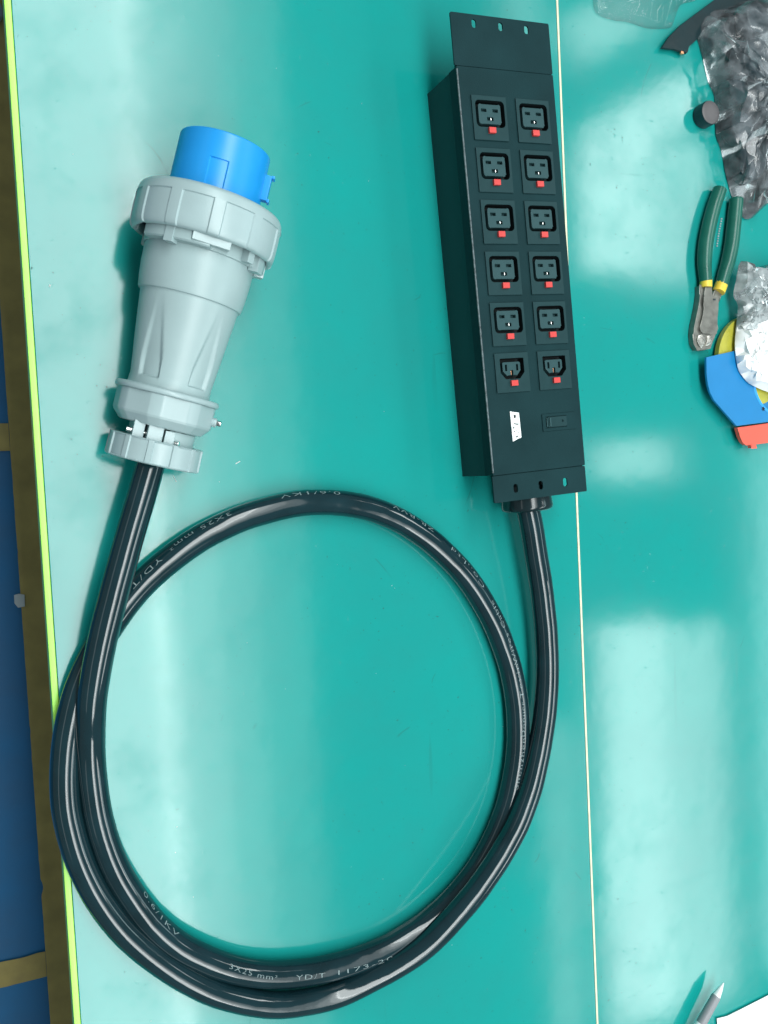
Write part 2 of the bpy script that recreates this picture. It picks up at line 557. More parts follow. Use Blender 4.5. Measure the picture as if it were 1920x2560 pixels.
# side flanges of the cover, folded down over the tray
for s in (-1, 1):
    x0, x1 = (-PW / 2, -PW / 2 + 0.001) if s < 0 else (PW / 2 - 0.001, PW / 2)
    box('cover_flange', x0, x1, -hl + 0.0003, hl - 0.0003, PH - 0.0125, PH - 0.0016, M['steel_black'], pdu)
# left fold, its reflected highlight put in as a pale strip
tube('edge_highlight', [Vector((-PW / 2 + 0.0004, y, PH - 0.0005)) for y in [-hl + .002 + i * (2 * hl - .004) / 12 for i in range(13)]], 0.00075, M['edge'], pdu, seg=8)

# mounting ears with slots
def slot(cx, cy, wx, wy):
    return rrect(cx, cy, wx, wy, wx / 2 - 1e-5, 5)
plate('mounting_ear', rrect(-0.0004, 0.17905, 0.0905, 0.0399, 0.0012, 3), [slot(x, 0.1921, 0.0040, 0.0066) for x in (-0.0252, -0.0010, 0.0230)],
      PH - 0.0019, PH - 0.0006, M['steel_black'], pdu)
plate('mounting_ear', rrect(-0.0002, -0.1697, 0.0898, 0.0214, 0.0010, 3), [slot(x, -0.1706, 0.0042, 0.0072) for x in (-0.0243, -0.0003, 0.0238)],
      PH - 0.0019, PH - 0.0006, M['steel_black'], pdu)

for y0 in (0.1572, -0.1600):
    box('ear_fold', -0.0438, 0.0438, y0, y0 + 0.0028, PH - 0.0045, PH - 0.0024, M['steel_black'], pdu)

# socket types -------------------------------------------------
def make_socket(kind):
    root = bpy.data.objects
    if kind == 19:
        ph, rec = 0.0340, rrect(0.0004, 0.0033, 0.0262, 0.0205, 0.0035, 5)
        core_o = rrect(0.0004, 0.0033, 0.0203, 0.0151, 0.0028, 5)
        sl = [rrect(-0.0048, 0.0062, 0.0048, 0.0023, 0.0002, 1), rrect(0.0056, 0.0062, 0.0048, 0.0023, 0.0002, 1), rrect(0.0005, -0.0002, 0.0056, 0.0026, 0.0002, 1)]
        bty = -0.0098
    else:
        ph = 0.0312
        rec = [(0.0112, 0.0108), (0.0106, 0.0114), (-0.0104, 0.0114), (-0.0110, 0.0108), (-0.0110, 0.0002), (-0.0066, -0.0050), (0.0066, -0.0050), (0.0112, 0.0000)]
        core_o = [(0.0083, 0.0076), (0.0073, 0.0086), (-0.0071, 0.0086), (-0.0081, 0.0076), (-0.0081, 0.0016), (-0.0044, -0.0022), (0.0046, -0.0022), (0.0083, 0.0016)]
        sl = [rrect(-0.0051, 0.0041, 0.0018, 0.0050, 0.0002, 1), rrect(0.0053, 0.0041, 0.0018, 0.0050, 0.0002, 1), rrect(0.0001, -0.0001, 0.0022, 0.0042, 0.0002, 1)]
        bty = -0.0085
    z1 = PH + 0.0013
    fpz = plate('socket', rrect(0, 0, 0.0312, ph, 0.0005, 2), [rec], PH + 0.0001, z1, M['plate'], None, bottom=False, bev=0.00018)
    # the well: walls and floor
    V = [(x, y, z1 - 0.0004) for x, y in rec] + [(x, y, z1 - 0.0085) for x, y in rec]
    n = len(rec)
    F = [(i, (i + 1) % n, n + (i + 1) % n, n + i) for i in range(n)] + [tuple(range(n, 2 * n))]
    well = obj('well', V, F, M['well'])
    core = plate('socket_core', core_o, sl, z1 - 0.0084, z1 - 0.0009, M['core'], None, hole_depth=0.004, bev=0.0004)
    btn = box('latch_button', -0.0031, 0.0031, bty - 0.0022, bty + 0.0022, PH + 0.0005, z1 + 0.0024, M['red'], bev=0.00035)
    if kind == 19:
        con = box('ground_contact', 0.0010, 0.0018, -0.0012, 0.0008, z1 - 0.0045, z1 - 0.0011, M['chrome'], bev=0.0002)
    else:
        con = box('ground_contact', -0.0008, -0.0002, -0.0018, 0.0016, z1 - 0.0045, z1 - 0.0014, M['copper'], bev=0.0001)
    for c in (well, core, btn, con):
        c.parent = fpz
    fpz.parent = pdu
    return fpz

protos = {19: make_socket(19), 13: make_socket(13)}
used = set()
def dup_tree(o, parent):
    c = o.copy()
    C.objects.link(c)
    c.parent = parent
    for ch in list(o.children):
        d = ch.copy()
        C.objects.link(d)
        d.parent = c
    return c
spots = [(13 if r == 5 else 19, x, y) for r, y in enumerate(ROW) for x in COLX]
first = {19: None, 13: None}
src = {k: protos[k] for k in protos}
todo = []
for k, x, y in spots:
    if first[k] is None:
        first[k] = (x, y)
    else:
        o = dup_tree(src[k], pdu)
        o.location = (x, y, 0)
for k in first:
    src[k].location = (*first[k], 0)

# rocker with surround
plate('switch_surround', rrect(0.0220, -0.1205, 0.0326, 0.0140, 0.0006, 2), [rrect(0.0190, -0.1203, 0.0206, 0.0094, 0.0006, 2)], PH + 0.0001, PH + 0.0009, M['steel_black'], pdu, hole_depth=0.0007, bev=0.0002)
sw = plate('switch_rocker', rrect(0.0198, -0.1203, 0.0182, 0.0082, 0.0006, 2), [[(0.0247 + 0.0010 * cos(a * pi / 5), -0.1200 + 0.0010 * sin(a * pi / 5)) for a in range(10)]], PH + 0.0003, PH + 0.0017, M['plate'], pdu, hole_depth=0.0012, bev=0.0003)
box('switch_rib', 0.0118, 0.0132, -0.1238, -0.1168, PH + 0.0019, PH + 0.0025, M['core'], sw, bev=0.0003)
box('switch_rib', 0.0095, 0.0104, -0.1240, -0.1166, PH + 0.0008, PH + 0.0014, M['core'], pdu, bev=0.0002)

# white logo plate with its dark strokes
LOGO = [(-0.02407, -0.10903), (-0.02302, -0.10876), (-0.02237, -0.10929), (-0.01574, -0.11049), (-0.01541, -0.13024), (-0.01703, -0.13098), (-0.01742, -0.13077), (-0.0237, -0.13312)]
lg = plate('logo_plate', LOGO, [], PH + 0.0001, PH + 0.0004, M['white'], pdu)
DARK = [[(-0.02085, -0.11204), (-0.01871, -0.11245), (-0.01918, -0.11303), (-0.01943, -0.11449), (-0.02074, -0.1143)],
        [(-0.02108, -0.11854), (-0.01806, -0.11912), (-0.01742, -0.11882), (-0.01755, -0.12011), (-0.02115, -0.11923)],
        [(-0.02248, -0.1213), (-0.02157, -0.12137), (-0.02125, -0.12218), (-0.02224, -0.12288)],
        [(-0.02195, -0.12499), (-0.02089, -0.12464), (-0.02106, -0.12533), (-0.02245, -0.12591)],
        [(-0.01928, -0.1239), (-0.01877, -0.12394), (-0.01897, -0.12488), (-0.01948, -0.12493)],
        [(-0.02077, -0.12944), (-0.01853, -0.12858), (-0.01862, -0.12945), (-0.02053, -0.13016)],
        [(-0.01801, -0.12653), (-0.01728, -0.12589), (-0.01737, -0.12676), (-0.01783, -0.12681)]]
GREY = [[(-0.0188, -0.11236), (-0.0174, -0.11267), (-0.01742, -0.11289), (-0.01893, -0.11261)],
        [(-0.02275, -0.11593), (-0.01742, -0.11685), (-0.01745, -0.11716), (-0.02278, -0.11624)],
        [(-0.01748, -0.1128), (-0.01727, -0.11282), (-0.01722, -0.13087), (-0.01743, -0.13086)],
        [(-0.02223, -0.12776), (-0.01759, -0.12643), (-0.01751, -0.12666), (-0.02215, -0.12797)]]
for k, (polys, mm) in enumerate(((DARK, 'ink'), (GREY, 'ink_grey'))):
    for pl in polys:
        if k == 0:
            gx, gy = sum(p[0] for p in pl) / len(pl), sum(p[1] for p in pl) / len(pl)
            pl = [(gx + (x - gx) * 1.18, gy + (y - gy) * 1.18) for x, y in pl]
        plate('logo_stroke', pl, [], PH + 0.0003, PH + 0.00052 - k * 0.00006, M[mm], lg)

# cable gland below the lower ear
g = lathe('cable_gland', [(0.0, 0.0165), (0.012, 0.0165), (0.0122, 0.0205), (0.024, 0.0212), (0.030, 0.0218), (0.0325, 0.0212), (0.0338, 0.0190), (0.0342, 0.0150), (0.0345, 0.0115)], M['gland'], pdu, 64, auto=50)
g.location = (0.0012, -hl + 0.0002, 0.0262)
g.rotation_euler = (pi / 2, 0, 0)

# ------------------------------------------------------------------ the cable
CAB = [(0.4058, -0.0392, 0.026), (0.4108, -0.063, 0.0245), (0.4172, -0.1009, 0.0225), (0.4219, -0.1393, 0.021), (0.4229, -0.1757, 0.02), (0.4217, -0.1959, 0.0195), (0.4172, -0.2238, 0.0195), (0.4094, -0.2526, 0.02), (0.4001, -0.2757, 0.0225), (0.3876, -0.2992, 0.025), (0.368, -0.3227, 0.0265), (0.3505, -0.3417, 0.0265), (0.3284, -0.3613, 0.026), (0.2883, -0.3917, 0.0215), (0.2518, -0.4049, 0.015), (0.2178, -0.4145, 0.0105), (0.1705, -0.4089, 0.0098), (0.1264, -0.3879, 0.0098), (0.0956, -0.3624, 0.0098), (0.0759, -0.3416, 0.0098), (0.057, -0.3176, 0.0098), (0.0391, -0.2821, 0.0098), (0.0311, -0.2552, 0.0098), (0.0264, -0.2293, 0.0098), (0.0262, -0.2047, 0.0098), (0.0287, -0.1806, 0.0098), (0.0343, -0.1569, 0.0098), (0.0426, -0.1327, 0.0098), (0.0555, -0.1103, 0.0098), (0.0713, -0.0885, 0.0098), (0.0896, -0.0698, 0.0098), (0.1149, -0.0513, 0.0098), (0.1371, -0.0392, 0.0098), (0.1714, -0.027, 0.0098), (0.2115, -0.021, 0.0098), (0.2485, -0.0234, 0.0098), (0.2827, -0.0343, 0.0098), (0.3078, -0.0493, 0.0098), (0.3334, -0.0701, 0.0098), (0.3560, -0.0965, 0.0098), (0.3721, -0.1226, 0.0098), (0.3835, -0.149, 0.0098), (0.3922, -0.1752, 0.0098), (0.3968, -0.2039, 0.0098), (0.397, -0.2324, 0.0098), (0.3934, -0.2606, 0.0098), (0.385, -0.2898, 0.0098), (0.3662, -0.3246, 0.0098), (0.3457, -0.3478, 0.0098), (0.3226, -0.3658, 0.0098), (0.2945, -0.3801, 0.0098), (0.2679, -0.3883, 0.0098), (0.2421, -0.3915, 0.0098), (0.205, -0.391, 0.0098), (0.1605, -0.3821, 0.0098), (0.1277, -0.366, 0.0098), (0.0919, -0.3375, 0.0098), (0.0772, -0.3171, 0.0098), (0.0619, -0.2876, 0.0098), (0.0516, -0.2598, 0.0098), (0.0467, -0.2335, 0.0098), (0.0450, -0.2084, 0.0098), (0.0448, -0.1827, 0.0125), (0.046, -0.1549, 0.0222), (0.05, -0.1303, 0.027), (0.0556, -0.1064, 0.0302), (0.0626, -0.083, 0.032), (0.0703, -0.0598, 0.0325), (0.0776, -0.0365, 0.033), (0.0863, -0.0131, 0.033), (0.0957, 0.0146, 0.033)]
CR = 0.0101
path = catmull(CAB, 10)
path = smooth(resample(path, 0.004), 36)
path = resample(path, 0.003)
path = [p + Vector((noise.noise((i * 0.11, 1, 0)), noise.noise((i * 0.11, 5, 0)), 0)) * 0.0004 for i, p in enumerate(path)]
# run the ends into the gland and into the plug
PA = Vector((0.15512, 0.22682, 0.0567))
PB = Vector((0.09901, 0.02360, 0.0330))
paxis = (PB - PA).normalized()
path = [path[0] + (path[0] - path[1]) * 3] + path + [PB - paxis * 0.010]
path = path[::-1]            # from plug to power strip, the way the print runs
cable = tube('power_cable', path, lambda t: CR * (1 + 0.012 * noise.noise((t * 90, 2.2, 0)) + 0.006 * noise.noise((t * 260, 7.1, 0))), M['cable'], None, seg=36)
tag(cable, 'thick glossy black cable looped once between grey plug and power strip', 'cable')
CF = frames(path)
CS = [0]
for a, b in zip(path, path[1:]):
    CS.append(CS[-1] + (b - a).length)

def cable_text(txt, at, lo, hi, length, psi0, psi1, height=0.0035):
    """print wrapped on the jacket; `at` = centre on the bench, lo..hi = stretch of the cable to search"""
    cu = bpy.data.curves.new('t', 'FONT')
    cu.body = txt
    cu.size = 1
    cu.offset = -0.014
    cu.resolution_u = 2
    cu.space_character = 1.15
    to = bpy.data.objects.new('t', cu)
    C.objects.link(to)
    bpy.context.view_layer.update()
    me = bpy.data.meshes.new_from_object(to.evaluated_get(bpy.context.evaluated_depsgraph_get()))
    bpy.data.objects.remove(to)
    xs = [v.co.x for v in me.vertices]
    x0, x1 = min(xs), max(xs)
    n = len(path)
    i0, i1 = int(lo * n), int(hi * n)
    ic = min(range(i0, i1), key=lambda i: (path[i].x - at[0]) ** 2 + (path[i].y - at[1]) ** 2)
    s0 = CS[ic] - length / 2
    bm = bmesh.new()
    bm.from_mesh(me)
    bmesh.ops.subdivide_edges(bm, edges=[e for e in bm.edges if abs(e.verts[0].co.x - e.verts[1].co.x) > .15], cuts=2)
    bm.to_mesh(me)
    bm.free()
    for v in me.vertices:
        f = (v.co.x - x0) / (x1 - x0)
        s = s0 + f * length
        s = max(0, min(CS[-1] - 1e-4, s))
        i = max(0, min(n - 2, next(k for k in range(n) if CS[k + 1] > s)))
        t = (s - CS[i]) / (CS[i + 1] - CS[i])
        p = path[i].lerp(path[i + 1], t)
        sd = CF[i][2].lerp(CF[i + 1][2], t)
        up = CF[i][3].lerp(CF[i + 1][3], t)
        ps = radians(psi0 + (psi1 - psi0) * f) + (v.co.y - 0.35) * height / 0.7 / CR
        v.co = p + (sd * sin(ps) + up * cos(ps)) * (CR + 0.00026)
    return link('printed_text', me, M['cable_ink'], cable)

cable_text('0.6/1KV', (0.0800, -0.3150), 0.05, 0.40, 0.045, 58, 46)
cable_text('3X25 mm\u00b2', (0.1480, -0.3740), 0.05, 0.40, 0.041, 30, 14)
cable_text('YD/T', (0.1950, -0.3880), 0.05, 0.40, 0.024, 12, 6)
cable_text('1173-2010', (0.2470, -0.3890), 0.05, 0.40, 0.062, 4, -22)
cable_text('Shenzhen', (0.3930, -0.2560), 0.2, 0.50, 0.044, 14, 6)
cable_text('Doouer', (0.3970, -0.2180), 0.2, 0.50, 0.030, 8, 2)
cable_text('Texin', (0.3945, -0.1850), 0.2, 0.50, 0.030, 0, -4)
cable_text('Wires Cable', (0.3800, -0.1430), 0.2, 0.55, 0.060, -6, -18)
cable_text('Co.,Ltd', (0.3470, -0.0850), 0.25, 0.6, 0.044, -22, -30)
cable_text('ZR-RVV', (0.2990, -0.0430), 0.3, 0.65, 0.040, -40, -46)
cable_text('0.6/1KV', (0.2180, -0.0215), 0.3, 0.65, 0.046, -48, -50)
cable_text('3X25 mm\u00b2', (0.1330, -0.0410), 0.3, 0.7, 0.050, -48, -44)
cable_text('YD/T 1173-2010', (0.0700, -0.0900), 0.35, 0.75, 0.090, -36, -20)

# ------------------------------------------------------------------ the industrial plug
plug = empty('industrial_plug', PA, 0, 'large grey industrial plug with a bright blue sleeve and ribbed ring', 'plug')
zax = paxis
xax = Vector((0, 0, 1)).cross(zax).normalized()
xax = -xax if xax.x < 0 else xax          # +X points to the right of the photo
yax = zax.cross(xax)
if yax.z < 0:
    xax, yax = -xax, -yax
Rm = Matrix((xax, yax, zax)).transposed()
plug.rotation_euler = Rm.to_euler()
SX = 1 if xax.x > 0 else -1               # local X sign that points right
def ang(deg):                              # 0 = photo left, 90 = up, 180 = photo right
    return radians(180 - deg) if SX > 0 else radians(deg)

# blue sleeve: hollow, with a long flat key recess
def key_fun(z, r, th):
    if r < 0.0305 or z < 0.018:
        return r
    d = (th - ang(78) + pi) % (2 * pi) - pi
    return r - 0.0010 if abs(d) < radians(11.2) else r
prof = [(0.050, 0.0275), (0.0012, 0.0275), (0.0, 0.0283), (0.0, 0.0301), (0.0004, 0.0306), (0.0014, 0.0310), (0.0179, 0.0311), (0.0183, 0.0311), (0.060, 0.0314)]
slv = lathe('contact_sleeve', prof, M['blue'], plug, 256, key_fun, auto=30, cap=(False, False))
slv['label'] = 'bright blue contact sleeve'
lathe('contact_floor', [(0.048, 0.0276), (0.050, 0.0276)], M['dark_in'], plug, 48)
# blue latch tab on the right
tabm = Matrix.Rotation(ang(164) if SX > 0 else ang(164), 4, 'Z')
def radial_box(name, deg, r0, r1, wdt, z0, z1, m, parent=plug, bev=0.0004):
    b = box(name, r0, r1, -wdt / 2, wdt / 2, z0, z1, m, parent, bev=bev)
    b.rotation_euler = (0, 0, ang(deg))
    return b
lt = radial_box('latch_tab', 163, 0.0305, 0.0352, 0.0075, 0.012, 0.029, M['blue'])
radial_box('tab_rib', 163, 0.0350, 0.0372, 0.0075, 0.0115, 0.0135, M['blue'], lt).rotation_euler = (0, 0, 0)
radial_box('tab_rib', 163, 0.0350, 0.0368, 0.0075, 0.0275, 0.0300, M['blue'], lt).rotation_euler = (0, 0, 0)

# locking ring with eleven sunk grip panels
PITCH = 2 * pi / 11
def ring_fun(z, r, th):
    if r < 0.0440:
        return r
    a = ((th - ang(38)) / PITCH + 0.5) % 1.0 - 0.5
    inside = abs(a) * PITCH < radians(12.0)
    if inside and 0.0475 < z < 0.0730:
        e = min(1, (z - 0.0475) / 0.0006)
        return r - 0.0009 * e
    return r
zs = [(0.040, 0.0325), (0.0395, 0.0330), (0.0395, 0.0440), (0.0400, 0.0462), (0.0412, 0.0478), (0.0430, 0.0488), (0.0470, 0.0497), (0.0475, 0.0498), (0.0481, 0.0499), (0.055, 0.0501), (0.062, 0.0501), (0.0665, 0.0499), (0.0690, 0.0493), (0.0702, 0.0482), (0.0706, 0.0468), (0.0700, 0.0455), (0.0680, 0.0450), (0.0640, 0.0448)]
lathe('locking_ring', zs, M['grey'], plug, 352, ring_fun, auto=32, cap=(False, False))
# bayonet collar and its stops behind the ring
lathe('bayonet_collar', [(0.062, 0.0440), (0.0765, 0.0440), (0.0775, 0.0432), (0.0780, 0.0375)], M['grey2'], plug, 128, lambda z, r, th: (r if r < .04 else (r if (((th - ang(20)) * 3 / (2 * pi)) % 1) > 0.42 else 0.0385)), auto=30, cap=(False, False))
for dg, w_, z0, z1 in ((52, 0.0065, 0.066, 0.0800), (88, 0.0250, 0.066, 0.0755), (128, 0.0060, 0.066, 0.0772), (146, 0.0090, 0.066, 0.0800), (176, 0.0080, 0.068, 0.0790)):
    radial_box('bayonet_stop', dg, 0.0375, 0.0446, w_, z0, z1, M['grey'])

# body: shoulder, step, then a taper with long sunk flats
def body_fun(z, r, th):
    if z < 0.1085:
        return r
    t = min(1.0, max(0.0, (z - 0.114) / 0.042))
    dp = 0.0022 * t if z < 0.1655 else 0.0
    for c in (48, 122, 200, 275, 345):
        d = (th - ang(c) + pi) % (2 * pi) - pi
        half = radians(4 + 13 * t)
        if abs(d) < half:
            e = min(1.0, (half - abs(d)) / radians(3.5))
            return r - dp * e
    return r
pf = [(0.074, 0.0370), (0.080, 0.0374), (0.090, 0.0372), (0.1000, 0.0364), (0.1065, 0.0355), (0.1078, 0.0350), (0.1082, 0.0338), (0.1086, 0.0336)]
pf += [(0.110 + i * 0.0050, 0.0334 - i * 0.00050) for i in range(11)]
pf += [(0.1635, 0.0280), (0.1650, 0.0279), (0.1662, 0.0279), (0.1690, 0.0279), (0.1710, 0.0283), (0.1722, 0.0292)]
lathe('body', pf, M['grey2'], plug, 288, body_fun, auto=40, cap=(False, False))
# rear flange and eight sided collar
lathe('rear_flange', [(0.1715, 0.0275), (0.1715, 0.0340), (0.1722, 0.0352), (0.1738, 0.0357), (0.1752, 0.0354), (0.1758, 0.0345), (0.1758, 0.0300)], M['grey'], plug, 128, auto=45, cap=(False, False))
def octo(z, r, th):
    if r < 0.024:
        return r
    a = ((th - ang(72)) / (pi / 4)) % 1.0
    a = (a - 0.5) * pi / 4
    f = min(1.0, cos(pi / 8) / cos(a) * 1.045)
    return r * f
lathe('collar', [(0.1757, 0.0290), (0.1759, 0.0338), (0.1900, 0.0338), (0.1915, 0.0332), (0.1965, 0.0288), (0.1972, 0.0270), (0.1972, 0.012)], M['grey'], plug, 256, octo, auto=16, cap=(False, False))
lathe('neck', [(0.1965, 0.0185), (0.212, 0.0185)], M['dark_in'], plug, 48, cap=(False, False))
# strain relief between collar and nut
sx = SX
def pb(name, x0, x1, y0, y1, z0, z1, m, bev=0.0006, parent=plug):
    a, b = sorted((sx * x0, sx * x1))
    return box(name, a, b, y0, y1, z0, z1, m, parent, bev=bev)
pb('clamp_bar', -0.0108, -0.0005, 0.004, 0.0252, 0.1945, 0.2125, M['grey'])
pb('clamp_block', -0.0200, -0.0125, -0.006, 0.0215, 0.1955, 0.2095, M['grey'])
lathe('clamp_half', [(0.1975, 0.012), (0.1975, 0.0243), (0.1979, 0.0247), (0.2122, 0.0247), (0.2126, 0.0243), (0.2126, 0.012)], M['grey2'], plug, 48, auto=40, a0=min(ang(98), ang(190)), a1=max(ang(98), ang(190)))
pb('clamp_face', 0.0006, 0.0075, 0.010, 0.0250, 0.1980, 0.2122, M['grey'])
def rod(name, p0, p1, r, m, parent=plug, seg=16):
    a, b = Vector(p0), Vector(p1)
    o = lathe(name, [(0, r * .85), (r * .2, r), ((b - a).length - r * .2, r), ((b - a).length, r * .85)], m, parent, seg, auto=40)
    o.location = a
    o.rotation_euler = (b - a).to_track_quat('Z', 'Y').to_euler()
    return o
rod('clamp_screw', (-sx * 0.0235, 0.0150, 0.2030), (-sx * 0.0105, 0.0150, 0.2030), 0.0017, M['chrome'])
rod('clamp_screw', (sx * 0.0075, 0.0222, 0.2050), (sx * 0.0110, 0.0245, 0.2050), 0.0019, M['chrome'])
rod('screw_boss', (sx * 0.0300, 0.0090, 0.1850), (sx * 0.0352, 0.0105, 0.1850), 0.0032, M['grey'])
hs = rod('earth_screw', (sx * 0.0350, 0.0105, 0.1850), (sx * 0.0382, 0.0114, 0.1850), 0.0021, M['chrome'])
# gland nut with twelve ribs
def nut_fun(z, r, th):
    if r < 0.0270:
        return r
    a = ((th - ang(46)) / (pi / 6) + 0.5) % 1.0 - 0.5
    a *= pi / 6
    if abs(a) < radians(3.6) or z > 0.2215 or z < 0.2072:
        return r
    return r - 0.0010
lathe('gland_nut', [(0.2066, 0.0120), (0.2062, 0.0260), (0.2062, 0.0312), (0.2066, 0.0318), (0.2075, 0.0321), (0.2082, 0.0321), (0.2205, 0.0324), (0.2212, 0.0324), (0.2218, 0.0321), (0.2224, 0.0312), (0.2224, 0.0265), (0.2205, 0.0255), (0.2205, 0.0098)], M['grey'], plug, 360, nut_fun, auto=28, cap=(False, False))

# ------------------------------------------------------------------ pliers
pl = empty('cable_cutters', (0.635, 0.17, 0), 0, 'green handled cable cutters with yellow bands and worn steel jaws', 'pliers')
off = Vector((0.635, 0.17, 0))
def loc3(l, z):
    return [Vector((x, y, z)) - off for x, y in l]
HL = [(0.6504, 0.2554), (0.6484, 0.2513), (0.6427, 0.2398), (0.6381, 0.2285), (0.6339, 0.2164), (0.6303, 0.2037), (0.6285, 0.1942), (0.6274, 0.1823), (0.6277, 0.1745), (0.6284, 0.1660)]
HR = [(0.6706, 0.2483), (0.6699, 0.2427), (0.6674, 0.2282), (0.6652, 0.2161), (0.6629, 0.204), (0.66, 0.1935), (0.6562, 0.183), (0.6515, 0.1724), (0.6478, 0.1632)]
def hrad(t):
    e = min(1, t / 0.05)
    return 0.0064 * math.sqrt(max(0.02, 1 - (1 - e) ** 2)) * (1 + 0.08 * sin(t * 3.0)) * (1 - 0.10 * max(0, (t - .7) / .3))
for pts in (HL, HR):
    h = tube('handle', catmull(loc3(pts, 0.0072), 5), hrad, M['grip'], pl, 20, squash=1.05)
for a, b, wd in (((0.6287, 0.1672), (0.6283, 0.1600), 0.0059), ((0.6482, 0.1640), (0.6440, 0.1562), 0.0061)):
    p0, p1 = loc3([a], 0.0072)[0], loc3([b], 0.0072)[0]
    tube('yellow_band', [p0.lerp(p1, i / 4) for i in range(5)], wd, M['yellow'], pl, 12, squash=1.0)
hd = [(0.6211, 0.1612), (0.6208, 0.1532), (0.6183, 0.1422), (0.6124, 0.1239), (0.6107, 0.1153), (0.6116, 0.1066), (0.6155, 0.1008), (0.6232, 0.1003), (0.6306, 0.1029), (0.6373, 0.1118), (0.6407, 0.1214), (0.6411, 0.1317), (0.6428, 0.1429), (0.6458, 0.1501), (0.6486, 0.1570), (0.6408, 0.1588), (0.6374, 0.1530), (0.6348, 0.1529), (0.6342, 0.1612)]
hd = [(x - off.x, y - off.y) for x, y in hd]
plate('jaw', hd, [], 0.0005, 0.0075, M['tool'], pl, bev=0.0012)
ht = [(0.6252, 0.1600), (0.6232, 0.1466), (0.6217, 0.1348), (0.6176, 0.1229), (0.6189, 0.1180), (0.6240, 0.1157), (0.6372, 0.1165), (0.6396, 0.1313), (0.6413, 0.1424), (0.6390, 0.1490), (0.6345, 0.1500), (0.6330, 0.1600)]
plate('jaw_face', [(x - off.x, y - off.y) for x, y in poly_smooth(ht, 2)], [], 0.0070, 0.0098, M['tool'], pl, bev=0.0007)
cut = [(0.6150, 0.1140), (0.6195, 0.1150), (0.6235, 0.1130), (0.6250, 0.1085), (0.6215, 0.1050), (0.6190, 0.1022), (0.6160, 0.1040), (0.6138, 0.1090)]
plate('cutting_edge', [(x - off.x, y - off.y) for x, y in cut], [], 0.0070, 0.0088, M['tool_bright'], pl, bev=0.0006)
cut = [(0.6262, 0.1140), (0.6300, 0.1146), (0.6345, 0.1120), (0.6320, 0.1070), (0.6280, 0.1045), (0.6240, 0.1040), (0.6262, 0.1082)]
plate('cutting_edge', [(x - off.x, y - off.y) for x, y in cut], [], 0.0070, 0.0086, M['tool_bright'], pl, bev=0.0007)
box('stop_pin', 0.6345 - off.x, 0.6372 - off.x, 0.1475 - off.y, 0.1490 - off.y, 0.0090, 0.0102, M['rubber'], pl)
# grip lettering: a short raised row of worn white print
for i in range(12):
    t = i / 11
    x = 0.6455 + (0.6386 - 0.6455) * t - 0.0004 * sin(t * pi)
    y = 0.2245 + (0.1985 - 0.2245) * t
    box('grip_print', x - off.x - .0009, x - off.x + .0009, y - off.y - .0007, y - off.y + .0006, 0.0120, 0.0128, M['cable_ink'], pl)

# ------------------------------------------------------------------ tape dispenser, lying on its side
td = empty('tape_dispenser', (0.69, 0.06, 0), 0, 'blue plastic tape dispenser lying on its side with a red end piece', 'tape dispenser')
o2 = Vector((0.69, 0.06, 0))
BL = [(0.6215, 0.0929), (0.6739, 0.1022), (0.7401, 0.1141), (0.7795, 0.1115), (0.7767, 0.034), (0.6985, 0.0296), (0.6573, 0.0267), (0.6424, 0.0401), (0.6293, 0.0522), (0.6245, 0.0600), (0.6222, 0.0680), (0.6212, 0.0770)]
HC, HRD = (0.7165, 0.0710), 0.0362
hol = [(HC[0] + HRD * cos(a * 2 * pi / 56), HC[1] + HRD * sin(a * 2 * pi / 56)) for a in range(56)]
L2 = lambda l: [(x - o2.x, y - o2.y) for x, y in l]
plate('side_plate', L2(BL), [L2(hol)], 0.0095, 0.0120, M['disp_blue'], td, bev=0.0004)
lathe('hub_rim', [(0.0098, 0.0361), (0.0118, 0.0361), (0.0123, 0.0350), (0.0123, 0.0340), (0.0098, 0.0326)], M['disp_rim'], td, 72, auto=40, cap=(False, False), shift=(HC[0] - o2.x, HC[1] - o2.y))
small = [((x - 0.70) * 0.90 + 0.703, (y - 0.07) * 0.90 + 0.070) for x, y in BL]
plate('side_plate', L2(small), [], 0.0005, 0.0030, M['disp_blue'], td)
RD = [(0.6598, 0.0252), (0.6626, 0.0169), (0.666, 0.011), (0.6701, 0.0081), (0.6764, 0.0079), (0.6773, 0.0047), (0.6832, 0.0049), (0.6833, 0.008), (0.7, 0.0099), (0.7727, 0.0157), (0.7733, 0.0321), (0.7007, 0.0285)]
plate('end_piece', L2(RD), [], 0.0060, 0.0110, M['disp_red'], td, bev=0.0008)
for k in range(3):
    b = box('star_mark', -0.0022, 0.0022, -0.0004, 0.0004, 0.0121, 0.0124, M['ink'], td)
    b.location = (0.6926 - o2.x, 0.0427 - o2.y, 0)
    b.rotation_euler = (0, 0, k * pi / 3 + 0.2)
rl = empty('tape_roll', (0.6840, 0.0905, 0.0032), 0, 'translucent yellow tape roll sitting in the blue dispenser', 'tape roll')
lathe('tape_winding', [(0, 0.0275), (0, 0.0440), (0.0003, 0.0444), (0.0057, 0.0444), (0.0060, 0.0440), (0.0060, 0.0275)], M['tape_roll'], rl, 128, auto=40, cap=(False, False))
lathe('cardboard_core', [(0, 0.0250), (0, 0.0274), (0.0060, 0.0274), (0.0060, 0.0250), (0, 0.0250)], M['card'], rl, 96, auto=40, cap=(False, False))

